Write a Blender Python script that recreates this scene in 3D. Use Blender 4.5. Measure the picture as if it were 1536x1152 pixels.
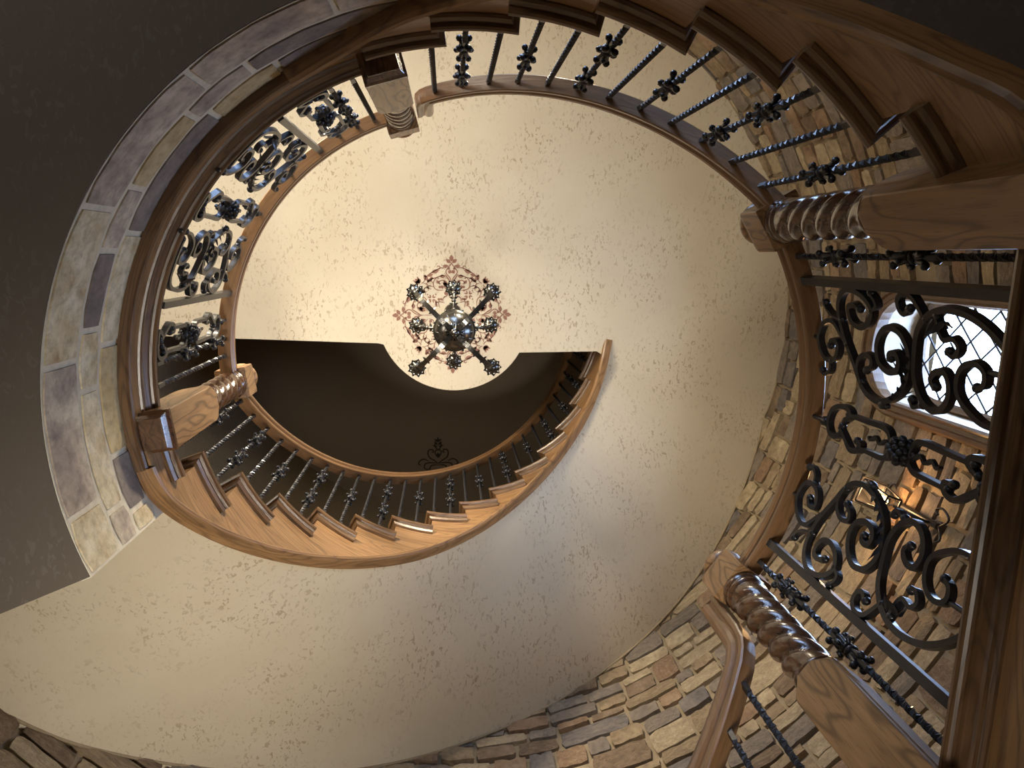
import bpy, bmesh, math, random
from math import sin, cos, pi, radians, degrees, sqrt, atan2, hypot
from mathutils import Vector, Matrix

random.seed(11)
scene = bpy.context.scene
for o in list(bpy.data.objects):
    bpy.data.objects.remove(o)
COL = scene.collection
H = 1.5                      # eye height: heights below are measured from the eye, H lifts them to the ground floor
AXO = (0.0912, 0.4956)       # stair axis seen from the standing point

# ------------------------------------------------------------------ camera, world, lights, exposure
F_PX = 1154.0
VPX = (671.23 - 768.0, 382.21 - 576.0)
zv = Vector((VPX[0], VPX[1], F_PX)).normalized()
xv = (Vector((1, 0, 0)) - zv.x * zv).normalized()
yv = zv.cross(xv)
right = Vector((xv.x, yv.x, zv.x))
down = Vector((xv.y, yv.y, zv.y))
fwd = Vector((xv.z, yv.z, zv.z))
cam_d = bpy.data.cameras.new('camera')
cam_d.sensor_width = 36.0
cam_d.lens = F_PX / 1536.0 * 36.0
cam_d.clip_start = 0.02
cam = bpy.data.objects.new('camera', cam_d)
COL.objects.link(cam)
m = Matrix((right, -down, -fwd)).transposed().to_4x4()
m.translation = Vector((-AXO[0], -AXO[1], H))
cam.matrix_world = m
scene.camera = cam

world = bpy.data.worlds.new('world')
scene.world = world
world.use_nodes = True
bg = world.node_tree.nodes['Background']
bg.inputs[0].default_value = (0.44, 0.63, 1.0, 1)
bg.inputs[1].default_value = 23.0

def area(name, loc, target, sx, sy, power, color, spread=180):
    d = bpy.data.lights.new(name, 'AREA')
    d.shape = 'RECTANGLE'
    d.size = sx
    d.size_y = sy
    d.energy = power
    d.color = color
    d.spread = radians(spread)
    o = bpy.data.objects.new(name, d)
    COL.objects.link(o)
    o.location = loc
    o.rotation_euler = (Vector(target) - Vector(loc)).to_track_quat('-Z', 'Y').to_euler()
    return o

# daylight comes from the sky through the window openings (portals only guide its sampling); unseen area lights are added as fill
def portal(name, loc, target, sx, sy):
    o = area(name, loc, target, sx, sy, 1.0, (1, 1, 1))
    o.data.cycles.is_portal = True
portal('sky_portal_east', (3.22, 0.13, 3.95 + H), (0, 0, 3.95 + H), 0.8, 2.1)
NWA, NW0, NW1, NWH = 266.0, 2.7, 4.5, 0.65     # second stair window, beside the lower flight (azimuth, sill, head, half width)
portal('sky_portal_north', (2.95*cos(radians(NWA)), 2.95*sin(radians(NWA)), (NW0 + NW1)/2 + H), (0, 0, (NW0 + NW1)/2 + H), 2*NWH, NW1 - NW0)
area('hall_ceiling_fill', (-1.5, -2.2, 3.25 + H), (-0.4, -1.6, 6.4 + H), 1.0, 0.7, 46, (1.0, 0.92, 0.78), 140)  # unseen fill added to brighten the plaster ceiling
area('landing_ceiling_fill', (-3.2, -0.8, 3.25 + H), (-1.6, -0.4, 6.4 + H), 1.0, 0.8, 36, (1.0, 0.92, 0.78), 130)  # added fill for the west side of the ceiling, without any fixture
area('upper_flight_fill', (-1.75, -2.2, 4.4 + H), (-0.1, 1.2, 4.9 + H), 0.6, 0.6, 46, (1.0, 0.85, 0.62), 78)  # added source for the upper flight's stringer; no wall fitting there
area('flight_foot_fill', (0.75, -2.35, 5.4 + H), (-1.1, 0.6, 3.6 + H), 0.4, 0.4, 42, (1.0, 0.85, 0.62), 80)  # unseen light put in for the foot of the upper flight and stone band
area('soffit_fill', (-0.45, 1.15, 0.06), (-0.25, 1.5, 5.5), 0.7, 0.7, 34, (1.0, 0.93, 0.82), 62)  # added fill at floor level, aimed up at the stair soffit
area('lower_ceiling_fill', (-2.2, -2.4, 0.8), (-2.0, -1.8, 4.0), 0.8, 0.8, 22, (1.0, 0.95, 0.88), 150)  # dim fill added to lift the dark lower ceiling
area('upper_ceiling_fill', (-2.0, -2.6, 8.6 + H), (0.0, 1.0, 9.6 + H), 0.6, 0.6, 10, (1.0, 0.86, 0.66))  # fill added above the top landing to keep its ceiling from going black
scene.view_settings.view_transform = 'Standard'
scene.view_settings.look = 'None'
scene.view_settings.exposure = 0.0
scene.view_settings.gamma = 1.0
scene.view_settings.use_curve_mapping = False

# ------------------------------------------------------------------ helpers
def P(rho, az, z):
    a = radians(az)
    return Vector((rho * cos(a), rho * sin(a), z + H))

def interp(tab, x):
    tab = sorted(tab)
    if x <= tab[0][0]: return tab[0][1]
    for (x0, y0), (x1, y1) in zip(tab, tab[1:]):
        if x <= x1: return y0 + (y1 - y0) * (x - x0) / (x1 - x0)
    return tab[-1][1]

def smooth_interp(tab, x):
    tab = sorted(tab)
    if x <= tab[0][0]: return tab[0][1]
    if x >= tab[-1][0]: return tab[-1][1]
    n = len(tab)
    for i in range(n - 1):
        if x <= tab[i + 1][0]:
            x0, y0 = tab[i]; x1, y1 = tab[i + 1]
            s = (y1 - y0) / (x1 - x0)
            m0 = s if i == 0 else (y1 - tab[i - 1][1]) / (x1 - tab[i - 1][0])
            m1 = s if i == n - 2 else (tab[i + 2][1] - y0) / (tab[i + 2][0] - x0)
            h = x1 - x0; t = (x - x0) / h
            return ((2*t**3 - 3*t**2 + 1) * y0 + (t**3 - 2*t**2 + t) * h * m0 + (-2*t**3 + 3*t**2) * y1 + (t**3 - t**2) * h * m1)

class MB:
    def __init__(s): s.v = []; s.f = []; s.uv = []; s.sm = []
    def add(s, vs, fs, uvs=None, smooth=False):
        b = len(s.v); s.v += [tuple(v) for v in vs]
        for i, f in enumerate(fs):
            s.f.append(tuple(j + b for j in f)); s.sm.append(smooth)
            s.uv.append(uvs[i] if uvs else [(vs[j][0], vs[j][1]) for j in f])
    def mesh(s, name, mat, shift=(0, 0, 0)):
        me = bpy.data.meshes.new(name)
        me.from_pydata([(v[0]-shift[0], v[1]-shift[1], v[2]-shift[2]) for v in s.v], [], s.f)
        ul = me.uv_layers.new(name='UVMap')
        flat = [c for f in s.uv for uv in f for c in uv]
        ul.data.foreach_set('uv', flat)
        me.polygons.foreach_set('use_smooth', s.sm)
        if mat: me.materials.append(mat)
        me.update()
        return me
    def fix(s, me):
        bm = bmesh.new(); bm.from_mesh(me)
        bmesh.ops.recalc_face_normals(bm, faces=bm.faces)
        bm.to_mesh(me); bm.free()
    def build(s, name, mat, parent=None, recalc=True):
        if parent is None:      # put the origin at the middle of its base
            xs = [v[0] for v in s.v]; ys = [v[1] for v in s.v]; zs = [v[2] for v in s.v]
            sh = ((min(xs)+max(xs))/2, (min(ys)+max(ys))/2, min(zs))
        else:
            sh = wloc(parent)
        me = s.mesh(name, mat, sh)
        if recalc: s.fix(me)
        o = bpy.data.objects.new(name, me); COL.objects.link(o)
        if parent is None: o.location = sh
        else: o.parent = parent
        return o
    def grid(s, rows, closed=False, smooth=True, uvs=None):
        """rows: list of equal-length point lists; quads between them"""
        n = len(rows[0]); vs = [p for r in rows for p in r]; fs = []; fu = []
        for i in range(len(rows) - 1):
            for j in range(n if closed else n - 1):
                k = (j + 1) % n
                fs.append((i*n + j, i*n + k, (i+1)*n + k, (i+1)*n + j))
                if uvs:
                    kk = j + 1
                    fu.append([(uvs[0][i], uvs[1][j]), (uvs[0][i], uvs[1][kk]), (uvs[0][i+1], uvs[1][kk]), (uvs[0][i+1], uvs[1][j])])
        s.add(vs, fs, fu if uvs else None, smooth)
    def cap(s, pts, uv=None):
        s.add(pts, [tuple(range(len(pts)))], [uv if uv else [(0.01*i, 0) for i in range(len(pts))]])
    def sweep(s, rows, smooth=False, caps=True):
        """closed profile rows along a path"""
        u = [0.0]
        for a, b in zip(rows, rows[1:]): u.append(u[-1] + (Vector(a[0]) - Vector(b[0])).length)
        v = [0.0]; r = rows[0]
        for j in range(len(r)): v.append(v[-1] + (Vector(r[j]) - Vector(r[(j+1) % len(r)])).length)
        s.grid(rows, True, smooth, (u, v))
        if caps: s.cap(rows[0]); s.cap(rows[-1])
    def ring(s, azs, prof, smooth=False, caps=True, zf=None):
        """profile [(rho,z)] revolved along azimuths, z offset by zf(az)"""
        s.sweep([[P(r, a, z + (zf(a) if zf else 0)) for r, z in prof] for a in azs], smooth, caps)
    def box(s, c, hx, hy, hz, M=None):
        vs = []
        for dx, dy, dz in ((-1,-1,-1),(1,-1,-1),(1,1,-1),(-1,1,-1),(-1,-1,1),(1,-1,1),(1,1,1),(-1,1,1)):
            v = Vector((dx*hx, dy*hy, dz*hz)); v = M @ v if M else v
            vs.append(Vector(c) + v)
        fs = [(0,3,2,1),(4,5,6,7),(0,1,5,4),(1,2,6,5),(2,3,7,6),(3,0,4,7)]
        s.add(vs, fs)
    def tube(s, pts, r, n=8, caps=True, smooth=True):
        pts = [Vector(p) for p in pts]; rows = []; nrm = None
        for i, p in enumerate(pts):
            t = (pts[min(i+1, len(pts)-1)] - pts[max(i-1, 0)]).normalized()
            if nrm is None:
                nrm = t.orthogonal().normalized()
            else:
                nrm = (nrm - nrm.dot(t) * t).normalized()
            b = t.cross(nrm); rr = r[i] if isinstance(r, (list, tuple)) else r
            rows.append([p + rr * (cos(2*pi*k/n) * nrm + sin(2*pi*k/n) * b) for k in range(n)])
        s.sweep(rows, smooth, caps)
    def lathe(s, prof, c=(0, 0, 0), n=20, smooth=True):
        rows = [[(c[0] + r*cos(2*pi*k/n), c[1] + r*sin(2*pi*k/n), c[2] + z) for k in range(n)] for r, z in prof]
        s.grid(rows, True, smooth)
    def ball(s, c, r, n=8, m=5, sz=1.0):
        s.lathe([(max(r*sin(pi*i/m), 1e-4), -r*sz*cos(pi*i/m)) for i in range(m+1)], c, n)

def wloc(o):
    v = Vector((0, 0, 0))
    while o is not None:
        v = v + Vector(o.location); o = o.parent
    return tuple(v)

def tag(o, label=None, cat=None, group=None, kind=None):
    if label: o['label'] = label
    if cat: o['category'] = cat
    if group: o['group'] = group
    if kind: o['kind'] = kind
    return o
def thing(name, loc, label, cat, group=None):
    o = bpy.data.objects.new(name, None); COL.objects.link(o); o.location = loc
    o.empty_display_size = 0.1
    return tag(o, label, cat, group)
def frange(a, b, n): return [a + (b - a) * i / n for i in range(n + 1)]

# ------------------------------------------------------------------ materials
def lin(c):
    return tuple(((x/255.0)/12.92 if x/255.0 <= 0.04045 else ((x/255.0 + 0.055)/1.055)**2.4) for x in c) + (1,)
class NT:
    def __init__(s, name):
        s.m = bpy.data.materials.new(name); s.m.use_nodes = True
        s.t = s.m.node_tree; s.b = s.t.nodes['Principled BSDF']
    def n(s, ty, **kw):
        nd = s.t.nodes.new(ty)
        for k, v in kw.items():
            if isinstance(k, str) and hasattr(nd, k): setattr(nd, k, v)
        return nd
    def l(s, a, b): s.t.links.new(a, b)
    def noise(s, vec, scale, detail=3, rough=0.55, dist=0.0):
        nd = s.n('ShaderNodeTexNoise'); nd.inputs['Scale'].default_value = scale
        nd.inputs['Detail'].default_value = detail; nd.inputs['Roughness'].default_value = rough
        nd.inputs['Distortion'].default_value = dist
        if vec is not None: s.l(vec, nd.inputs['Vector'])
        return nd.outputs['Fac']
    def mapping(s, vec, sc, loc=(0, 0, 0), rot=(0, 0, 0)):
        nd = s.n('ShaderNodeMapping'); nd.inputs['Scale'].default_value = sc
        nd.inputs['Location'].default_value = loc; nd.inputs['Rotation'].default_value = rot
        s.l(vec, nd.inputs['Vector']); return nd.outputs[0]
    def ramp(s, fac, stops, interp='LINEAR'):
        nd = s.n('ShaderNodeValToRGB'); r = nd.color_ramp; r.interpolation = interp
        while len(r.elements) < len(stops): r.elements.new(0.5)
        for e, (p, c) in zip(r.elements, stops): e.position = p; e.color = c if len(c) == 4 else tuple(c) + (1,)
        s.l(fac, nd.inputs[0]); return nd.outputs[0]
    def mix(s, fac, a, b, mode='MIX'):
        nd = s.n('ShaderNodeMix'); nd.data_type = 'RGBA'; nd.blend_type = mode
        for sock, v in ((nd.inputs[0], fac), (nd.inputs[6], a), (nd.inputs[7], b)):
            if hasattr(v, 'is_linked'): s.l(v, sock)
            elif isinstance(v, (int, float)): sock.default_value = v
            else: sock.default_value = v if len(v) == 4 else tuple(v) + (1,)
        return nd.outputs[2]
    def math(s, op, a, b=0.0):
        nd = s.n('ShaderNodeMath'); nd.operation = op
        for i, v in enumerate((a, b)):
            if hasattr(v, 'is_linked'): s.l(v, nd.inputs[i])
            else: nd.inputs[i].default_value = v
        return nd.outputs[0]
    def bump(s, h, strength=0.3, dist=0.01):
        nd = s.n('ShaderNodeBump'); nd.inputs['Strength'].default_value = strength
        nd.inputs['Distance'].default_value = dist
        s.l(h, nd.inputs['Height']); s.l(nd.outputs[0], s.b.inputs['Normal'])
    def set(s, color=None, rough=None, metal=None, coat=None, spec=None):
        for k, v in (('Base Color', color), ('Roughness', rough), ('Metallic', metal), ('Coat Weight', coat), ('Specular IOR Level', spec)):
            if v is None: continue
            if hasattr(v, 'is_linked'): s.l(v, s.b.inputs[k])
            else: s.b.inputs[k].default_value = v

BW = lambda x: (x, x, x, 1)
def mat_wood(name, light, mid, dark, coord='UV', rough=0.42, coat=0.25, lines=34.0, mixl=0.5):
    t = NT(name)
    tc = t.n('ShaderNodeTexCoord'); oi = t.n('ShaderNodeObjectInfo')
    if coord == 'UV': vec = tc.outputs['UV']; sc_big = (1.5, 11.0, 1); sc_p = (12, 260, 1); sc_m = (2.0, 30, 1)
    else: vec = tc.outputs['Object']; sc_big = (9.0, 9.0, 1.8); sc_p = (240, 240, 12); sc_m = (30, 30, 2.0)
    off = t.n('ShaderNodeVectorMath'); off.operation = 'ADD'; t.l(vec, off.inputs[0])
    cmb = t.n('ShaderNodeCombineXYZ'); rv = t.math('MULTIPLY', oi.outputs['Random'], 37.0)
    for i in range(3): t.l(rv, cmb.inputs[i])
    t.l(cmb.outputs[0], off.inputs[1]); vec = off.outputs[0]
    big = t.noise(t.mapping(vec, sc_big), 1.0, 1.5, 0.4, 0.15)
    ln = t.math('SINE', t.math('MULTIPLY', big, lines * 2.2))
    lnf = t.ramp(t.math('MULTIPLY_ADD', ln, 0.5), [(0.0, BW(0)), (1.0, BW(1))])
    ln01 = t.math('ADD', t.math('MULTIPLY', ln, 0.5), 0.5)
    sharp = t.math('POWER', ln01, 4.0)
    med = t.noise(t.mapping(vec, sc_m), 1.0, 3, 0.6)
    por = t.noise(t.mapping(vec, sc_p), 1.0, 2, 0.6)
    col = t.ramp(med, [(0.32, light), (0.68, mid)])
    col = t.mix(t.math('MULTIPLY', sharp, mixl), col, dark)
    pf = t.ramp(por, [(0.56, BW(0)), (0.70, BW(1))])
    col = t.mix(t.math('MULTIPLY', pf, 0.45), col, dark)
    t.set(col, rough, 0, coat); t.b.inputs['Coat Roughness'].default_value = 0.22
    t.bump(t.math('ADD', sharp, pf), 0.12, 0.002)
    return t.m
OAK_L, OAK_M, OAK_D = lin((160, 122, 80)), lin((133, 98, 62)), lin((78, 54, 33))
OAK = mat_wood('oak', OAK_L, OAK_M, OAK_D)
RAILW = mat_wood('oak_rail', lin((142, 106, 70)), lin((114, 83, 54)), lin((78, 56, 36)), 'UV', 0.34, 0.3, mixl=0.18)
OAKO = mat_wood('oak_post', OAK_L, OAK_M, tuple(c*0.7 for c in OAK_D[:3]) + (1,), 'OBJ', mixl=0.62)
DOAK = mat_wood('oak_dark_and_shaded', lin((112, 82, 52)), lin((88, 62, 38)), lin((46, 32, 20)), 'UV', 0.34, 0.3)  # dark window wood; tread nosings are stringer oak, darkened for their shade
DOAKO = mat_wood('oak_dark_stain_turned', lin((98, 66, 42)), lin((74, 48, 30)), lin((38, 23, 14)), 'OBJ', 0.2, 0.8)

def mat_plaster(name, base, fleck, warm, amt=0.5, rough=0.75, pscale=1.0):
    t = NT(name); tc = t.n('ShaderNodeTexCoord'); vec = tc.outputs['Object']
    warp = t.noise(vec, 3.0, 2)
    fl = t.noise(t.mapping(vec, (46*pscale, 25*pscale, 34*pscale), rot=(0.3, 0.2, 0.6)), 1.0, 2.5, 0.5, 0.9)
    patch = t.noise(vec, 2.1, 3, 0.6)
    flm = t.ramp(fl, [(0.575, BW(0)), (0.63, BW(1))])
    pm = t.ramp(patch, [(0.38, BW(0)), (0.60, BW(1))])
    cloud = t.noise(t.mapping(vec, (1, 1, 1), (3, 7, 1)), 1.3, 4, 0.6)
    col = t.mix(t.ramp(cloud, [(0.35, BW(0)), (0.7, BW(0.55))]), base, warm)
    col = t.mix(t.math('MULTIPLY', t.math('MULTIPLY', flm, pm), amt), col, fleck)
    t.set(col, rough)
    t.bump(t.math('ADD', t.math('MULTIPLY', flm, -0.4), patch), 0.12, 0.01)
    return t.m
PLASTER = mat_plaster('plaster_cream', lin((216, 204, 180)), lin((150, 126, 94)), lin((202, 186, 158)), 0.6)
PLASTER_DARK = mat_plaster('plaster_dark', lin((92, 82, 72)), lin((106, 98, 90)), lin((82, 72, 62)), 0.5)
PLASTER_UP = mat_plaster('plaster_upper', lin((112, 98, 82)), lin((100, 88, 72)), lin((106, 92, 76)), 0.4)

def mat_stone(name, c1, c2, c3, scale=6.0, bump=0.6):
    t = NT(name); tc = t.n('ShaderNodeTexCoord'); oi = t.n('ShaderNodeObjectInfo')
    off = t.n('ShaderNodeVectorMath'); off.operation = 'ADD'; t.l(tc.outputs['Object'], off.inputs[0])
    cmb = t.n('ShaderNodeCombineXYZ'); rv = t.math('MULTIPLY', oi.outputs['Random'], 91.0)
    for i in range(3): t.l(rv, cmb.inputs[i])
    t.l(cmb.outputs[0], off.inputs[1]); vec = off.outputs[0]
    n1 = t.noise(vec, scale, 5, 0.6, 0.4); n2 = t.noise(vec, scale*4.2, 5, 0.65)
    col = t.ramp(n1, [(0.30, c1), (0.52, c2), (0.72, c3)])
    dk = t.ramp(n2, [(0.30, BW(0.55)), (0.55, BW(1.0))])
    col = t.mix(0.8, col, dk, 'MULTIPLY')
    t.set(col, 0.85)
    t.bump(t.math('ADD', t.math('MULTIPLY', n2, 0.6), n1), bump, 0.015)
    return t.m
def mat_stone_local(name, c1, c2, c3): return mat_stone(name, c1, c2, c3, 1.6, 0.8)
STONES = [
    mat_stone('stone_brown', lin((128, 110, 86)), lin((150, 130, 102)), lin((172, 152, 120))),
    mat_stone('stone_grey', lin((112, 102, 92)), lin((132, 120, 106)), lin((152, 138, 120))),
    mat_stone('stone_tan', lin((150, 132, 106)), lin((172, 154, 124)), lin((194, 178, 146))),
    mat_stone('stone_umber', lin((104, 86, 68)), lin((128, 108, 86)), lin((148, 128, 104))),
    mat_stone('stone_russet', lin((124, 98, 76)), lin((146, 120, 94)), lin((166, 142, 114))),
    mat_stone('stone_slate', lin((96, 90, 88)), lin((118, 110, 104)), lin((138, 128, 116)))]
BAND = [
    mat_stone('band_cream', lin((176, 150, 108)), lin((212, 198, 166)), lin((232, 222, 200)), 7, 0.3),
    mat_stone('band_mauve', lin((132, 118, 112)), lin((182, 166, 148)), lin((222, 208, 184)), 6, 0.3),
    mat_stone('band_grey', lin((112, 102, 98)), lin((134, 122, 114)), lin((156, 144, 132)), 6, 0.25),
    mat_stone('band_yellow', lin((176, 152, 106)), lin((198, 178, 136)), lin((214, 198, 160)), 5, 0.25)]
def mat_mortar(name, c):
    t = NT(name); tc = t.n('ShaderNodeTexCoord'); n = t.noise(tc.outputs['Object'], 30, 4)
    t.set(t.ramp(n, [(0.3, tuple(x*0.8 for x in c[:3]) + (1,)), (0.7, c)]), 0.9); t.bump(n, 0.4, 0.006); return t.m
MORTAR = mat_mortar('mortar_sand', lin((160, 142, 114)))
MORTAR_L = mat_mortar('mortar_pale', lin((222, 212, 190)))
def mat_plain(name, c, rough=0.5, metal=0.0, coat=0.0, var=0.12, scale=18):
    t = NT(name); tc = t.n('ShaderNodeTexCoord'); n = t.noise(tc.outputs['Object'], scale, 3)
    d = tuple(x*(1-var) for x in c[:3]) + (1,)
    t.set(t.ramp(n, [(0.3, d), (0.7, c)]), rough, metal, coat); return t.m
IRON = mat_plain('wrought_iron', (0.030, 0.030, 0.034, 1), 0.40, 0.45, 0.2, 0.3, 60)
PEWTER = mat_plain('antique_pewter', (0.15, 0.142, 0.125, 1), 0.24, 0.9, 0.0, 0.5, 50)
STENCIL = mat_plain('stencil_brown', lin((150, 108, 90)), 0.8, 0, 0, 0.15)
STENCIL_D = mat_plain('stencil_black', lin((38, 30, 26)), 0.8, 0, 0, 0.15)
JAMB = mat_plain('window_reveal', lin((186, 170, 146)), 0.4, 0, 0.2, 0.1, 5)
FLOORM = mat_plain('ground_floor_boards', lin((92, 72, 54)), 0.5, 0, 0, 0.2, 3)
OUTW = mat_plain('plain_wall', lin((160, 138, 108)), 0.8, 0, 0, 0.08, 2)
LEAD = mat_plain('lead_came', (0.05, 0.05, 0.055, 1), 0.5, 0.6)
CANDLE = mat_plain('candle_sleeve', lin((206, 192, 160)), 0.5)
BULB_OFF = mat_plain('bulb_glass', lin((210, 205, 195)), 0.1)
gt = NT('window_glass')
tr = gt.n('ShaderNodeBsdfTransparent'); gl = gt.n('ShaderNodeBsdfGlossy'); mx = gt.n('ShaderNodeMixShader'); mx.inputs[0].default_value = 0.06
gl.inputs['Roughness'].default_value = 0.02
gt.l(tr.outputs[0], mx.inputs[1]); gt.l(gl.outputs[0], mx.inputs[2]); gt.l(mx.outputs[0], gt.t.nodes['Material Output'].inputs['Surface'])
GLASS = gt.m
et = NT('sconce_flame'); et.b.inputs['Emission Color'].default_value = (1.0, 0.62, 0.25, 1); et.b.inputs['Emission Strength'].default_value = 30
FLAME = et.m

# ------------------------------------------------------------------ levels and stair tables
L1, L2, L3 = 1.49, 3.08, 6.95
ZS = 6.39                      # plaster ceiling under the top landing
RF = 1.25                      # inner face of stringers and fascias
RC = 1.235                     # balustrade line
RW = 2.84                      # round stone wall
T2 = [(332.6, 1.715)] + [(321.5 - 11.07*k, 1.902 + 0.187*k) for k in range(6)]
T3 = [(174.8, 3.09), (163.6, 3.36)] + [(154.2 - 10.4*k, 3.675 + 0.2535*k) for k in range(13)]
T1 = [(44.0 + 10.6*k, 1.49 - 0.19*(k+1)) for k in range(8)]
LOW3 = [(174, 2.885), (168, 2.885), (163.5, 2.90), (158.7, 2.955), (148.9, 3.17), (137.7, 3.44), (129.2, 3.65), (115.7, 3.985), (100.9, 4.36), (85.8, 4.80), (69.2, 5.295), (50, 5.79), (29.8, 6.17), (18, 6.32), (9.5, 6.385)]
LOW2 = [(334, 1.36), (321.9, 1.415), (316.2, 1.53), (309.6, 1.66), (300, 1.84), (290, 2.04), (280, 2.25), (268.9, 2.46), (259.5, 2.60), (250.6, 2.76), (243, 2.83), (236, 2.83)]
OUT3 = [(176, 3.12), (165, 3.24), (158, 3.32), (143.7, 3.565), (136.7, 3.70), (122.9, 4.05), (102.6, 4.505), (88.2, 4.856), (78, 5.08), (68.9, 5.278), (60, 5.46), (50, 5.68), (36, 6.02), (26, 6.24), (18.5, 6.39)]
low3 = lambda a: smooth_interp(LOW3, a)
low2 = lambda a: smooth_interp(LOW2, a)

# ------------------------------------------------------------------ the setting
def struct(o, **k): o['kind'] = 'structure'; return o
# ground floor
mb = MB(); mb.box((0, 0, -0.05), 6.2, 6.2, 0.05); struct(mb.build('floor', FLOORM))
# plain outer walls of the hall around the stairwell, with an added opening that feeds sky to the second stair window
def plain_wall(name, a, b, z0, z1, hole=None):
    mb = MB(); d = (Vector(b) - Vector(a)).normalized(); nrm = Vector((-d.y, d.x, 0)); L = (Vector(b) - Vector(a)).length
    us = [0, L] if not hole else [0, hole[0], hole[1], L]
    zs = [z0, z1] if not hole else [z0, hole[2], hole[3], z1]
    for i in range(len(us)-1):
        for j in range(len(zs)-1):
            if hole and i == 1 and j == 1: continue
            c = Vector(a) + d*(us[i]+us[i+1])/2; c.z = (zs[j]+zs[j+1])/2
            mb.box(c, (us[i+1]-us[i])/2, 0.08, (zs[j+1]-zs[j])/2, Matrix((d, nrm, Vector((0, 0, 1)))).transposed())
    return struct(mb.build(name, OUTW))
ZTOP = 9.6 + H
plain_wall('wall_west', (-6.2, -6.2, 0), (-6.2, 6.2, 0), 0, ZTOP)
plain_wall('wall_north', (6.2, -6.2, 0), (-6.2, -6.2, 0), 0, ZTOP, (4.0, 8.8, 2.9, 8.1))
plain_wall('wall_south', (-6.2, 6.2, 0), (6.2, 6.2, 0), 0, ZTOP)
# round stone wall: mortar shell with an arched window opening
WIN_AZ, WIN_HW, WIN_SPR, WIN_BOT = 2.35, 0.425, 4.66, 2.95
def in_window(s_, z, pad=0.0):
    if z < WIN_BOT - pad: return False
    if z <= WIN_SPR: return abs(s_) < WIN_HW + pad
    return hypot(s_, z - WIN_SPR) < WIN_HW + pad
mb = MB()
azs = frange(282, 532, 500); zs = frange(-1.5, 9.6, 185)
ok = {}
for i, a in enumerate(azs[:-1]):
    for j, z in enumerate(zs[:-1]):
        s_ = radians((a + 0.25 - 360 - WIN_AZ)) * RW
        if in_window(s_, z + 0.03, -0.045): ok[(i, j)] = False
vs = []; idx = {}
def vid(i, j):
    if (i, j) not in idx: idx[(i, j)] = len(vs); vs.append(P(RW, azs[i], zs[j]))
    return idx[(i, j)]
fs = []
# coarse cells away from the window, fine cells around it
for i in range(0, 500, 10):
    for j in range(0, 185, 5):
        cells = [(i+p, j+q) for p in range(10) for q in range(5)]
        if any(c in ok for c in cells):
            for c in cells:
                if c not in ok: fs.append((vid(*c), vid(c[0]+1, c[1]), vid(c[0]+1, c[1]+1), vid(c[0], c[1]+1)))
        else: fs.append((vid(i, j), vid(i+10, j), vid(i+10, j+5), vid(i, j+5)))
mb.add(vs, fs, None, True)
# outer skin keeps the sky out
mb.grid([[P(3.35, a, z) for z in (-1.5, 2.5, 5.4, 9.6)] for a in frange(282, 352, 14)], smooth=True)
mb.grid([[P(3.35, a, z) for z in (-1.5, 2.5, 5.4, 9.6)] for a in frange(372, 532, 32)], smooth=True)
for z0, z1 in ((-1.5, 2.9), (5.15, 9.6)):
    mb.grid([[P(3.35, a, z) for z in (z0, z1)] for a in frange(352, 372, 4)], smooth=True)
wall_round = struct(mb.build('wall_east', MORTAR, None, False))
mb = MB()
hw = degrees(NWH/RW)
for a0_, a1_, z0_, z1_ in ((244, NWA - hw, -1.5, 9.6), (NWA + hw, 282.2, -1.5, 9.6), (NWA - hw, NWA + hw, -1.5, NW0), (NWA - hw, NWA + hw, NW1, 9.6)):
    mb.ring(frange(a0_, a1_, 8), [(RW, z0_), (RW + .3, z0_), (RW + .3, z1_), (RW, z1_)])
struct(mb.build('wall_north_round', MORTAR))
mb = MB()
for a0_, a1_, z0_, z1_ in ((NWA - hw, NWA + hw, NW0, NW0 + .09), (NWA - hw, NWA + hw, NW1 - .09, NW1), (NWA - hw, NWA - hw + 2, NW0, NW1), (NWA + hw - 2, NWA + hw, NW0, NW1), (NWA - .6, NWA + .6, NW0, NW1)):
    mb.ring(frange(a0_, a1_, 6), [(RW + .1, z0_), (RW + .16, z0_), (RW + .16, z1_), (RW + .1, z1_)])
w2 = struct(mb.build('window_2', DOAK))
mb = MB(); q0 = [P(RW + .28, NWA + sx*hw, zz) for sx, zz in ((1, NW0), (1, NW1), (-1, NW1), (-1, NW0))]
q1 = [Vector((x, -6.2, z)) for x, z in ((2.2, 2.9), (2.2, 8.1), (-2.6, 8.1), (-2.6, 2.9))]
mb.sweep([q0, q1], False, False); mb.build('window_reveal', OUTW, w2, False)  # unseen flared shaft added so sky reaches the window without leaking indoors
mb = MB(); mb.ring(frange(NWA - hw + .5, NWA + hw - .5, 8), [(RW + .12, NW0 + .05), (RW + .126, NW0 + .05), (RW + .126, NW1 - .05), (RW + .12, NW1 - .05)]); mb.build('pane', GLASS, w2)
# top storey: the same drum closes round the hall side
mb = MB(); mb.grid([[P(RW, a, z) for z in (L3 - 0.1, 9.6)] for a in frange(172, 282, 40)], smooth=True)
struct(mb.build('wall_top', PLASTER_UP, None, False))

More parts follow.
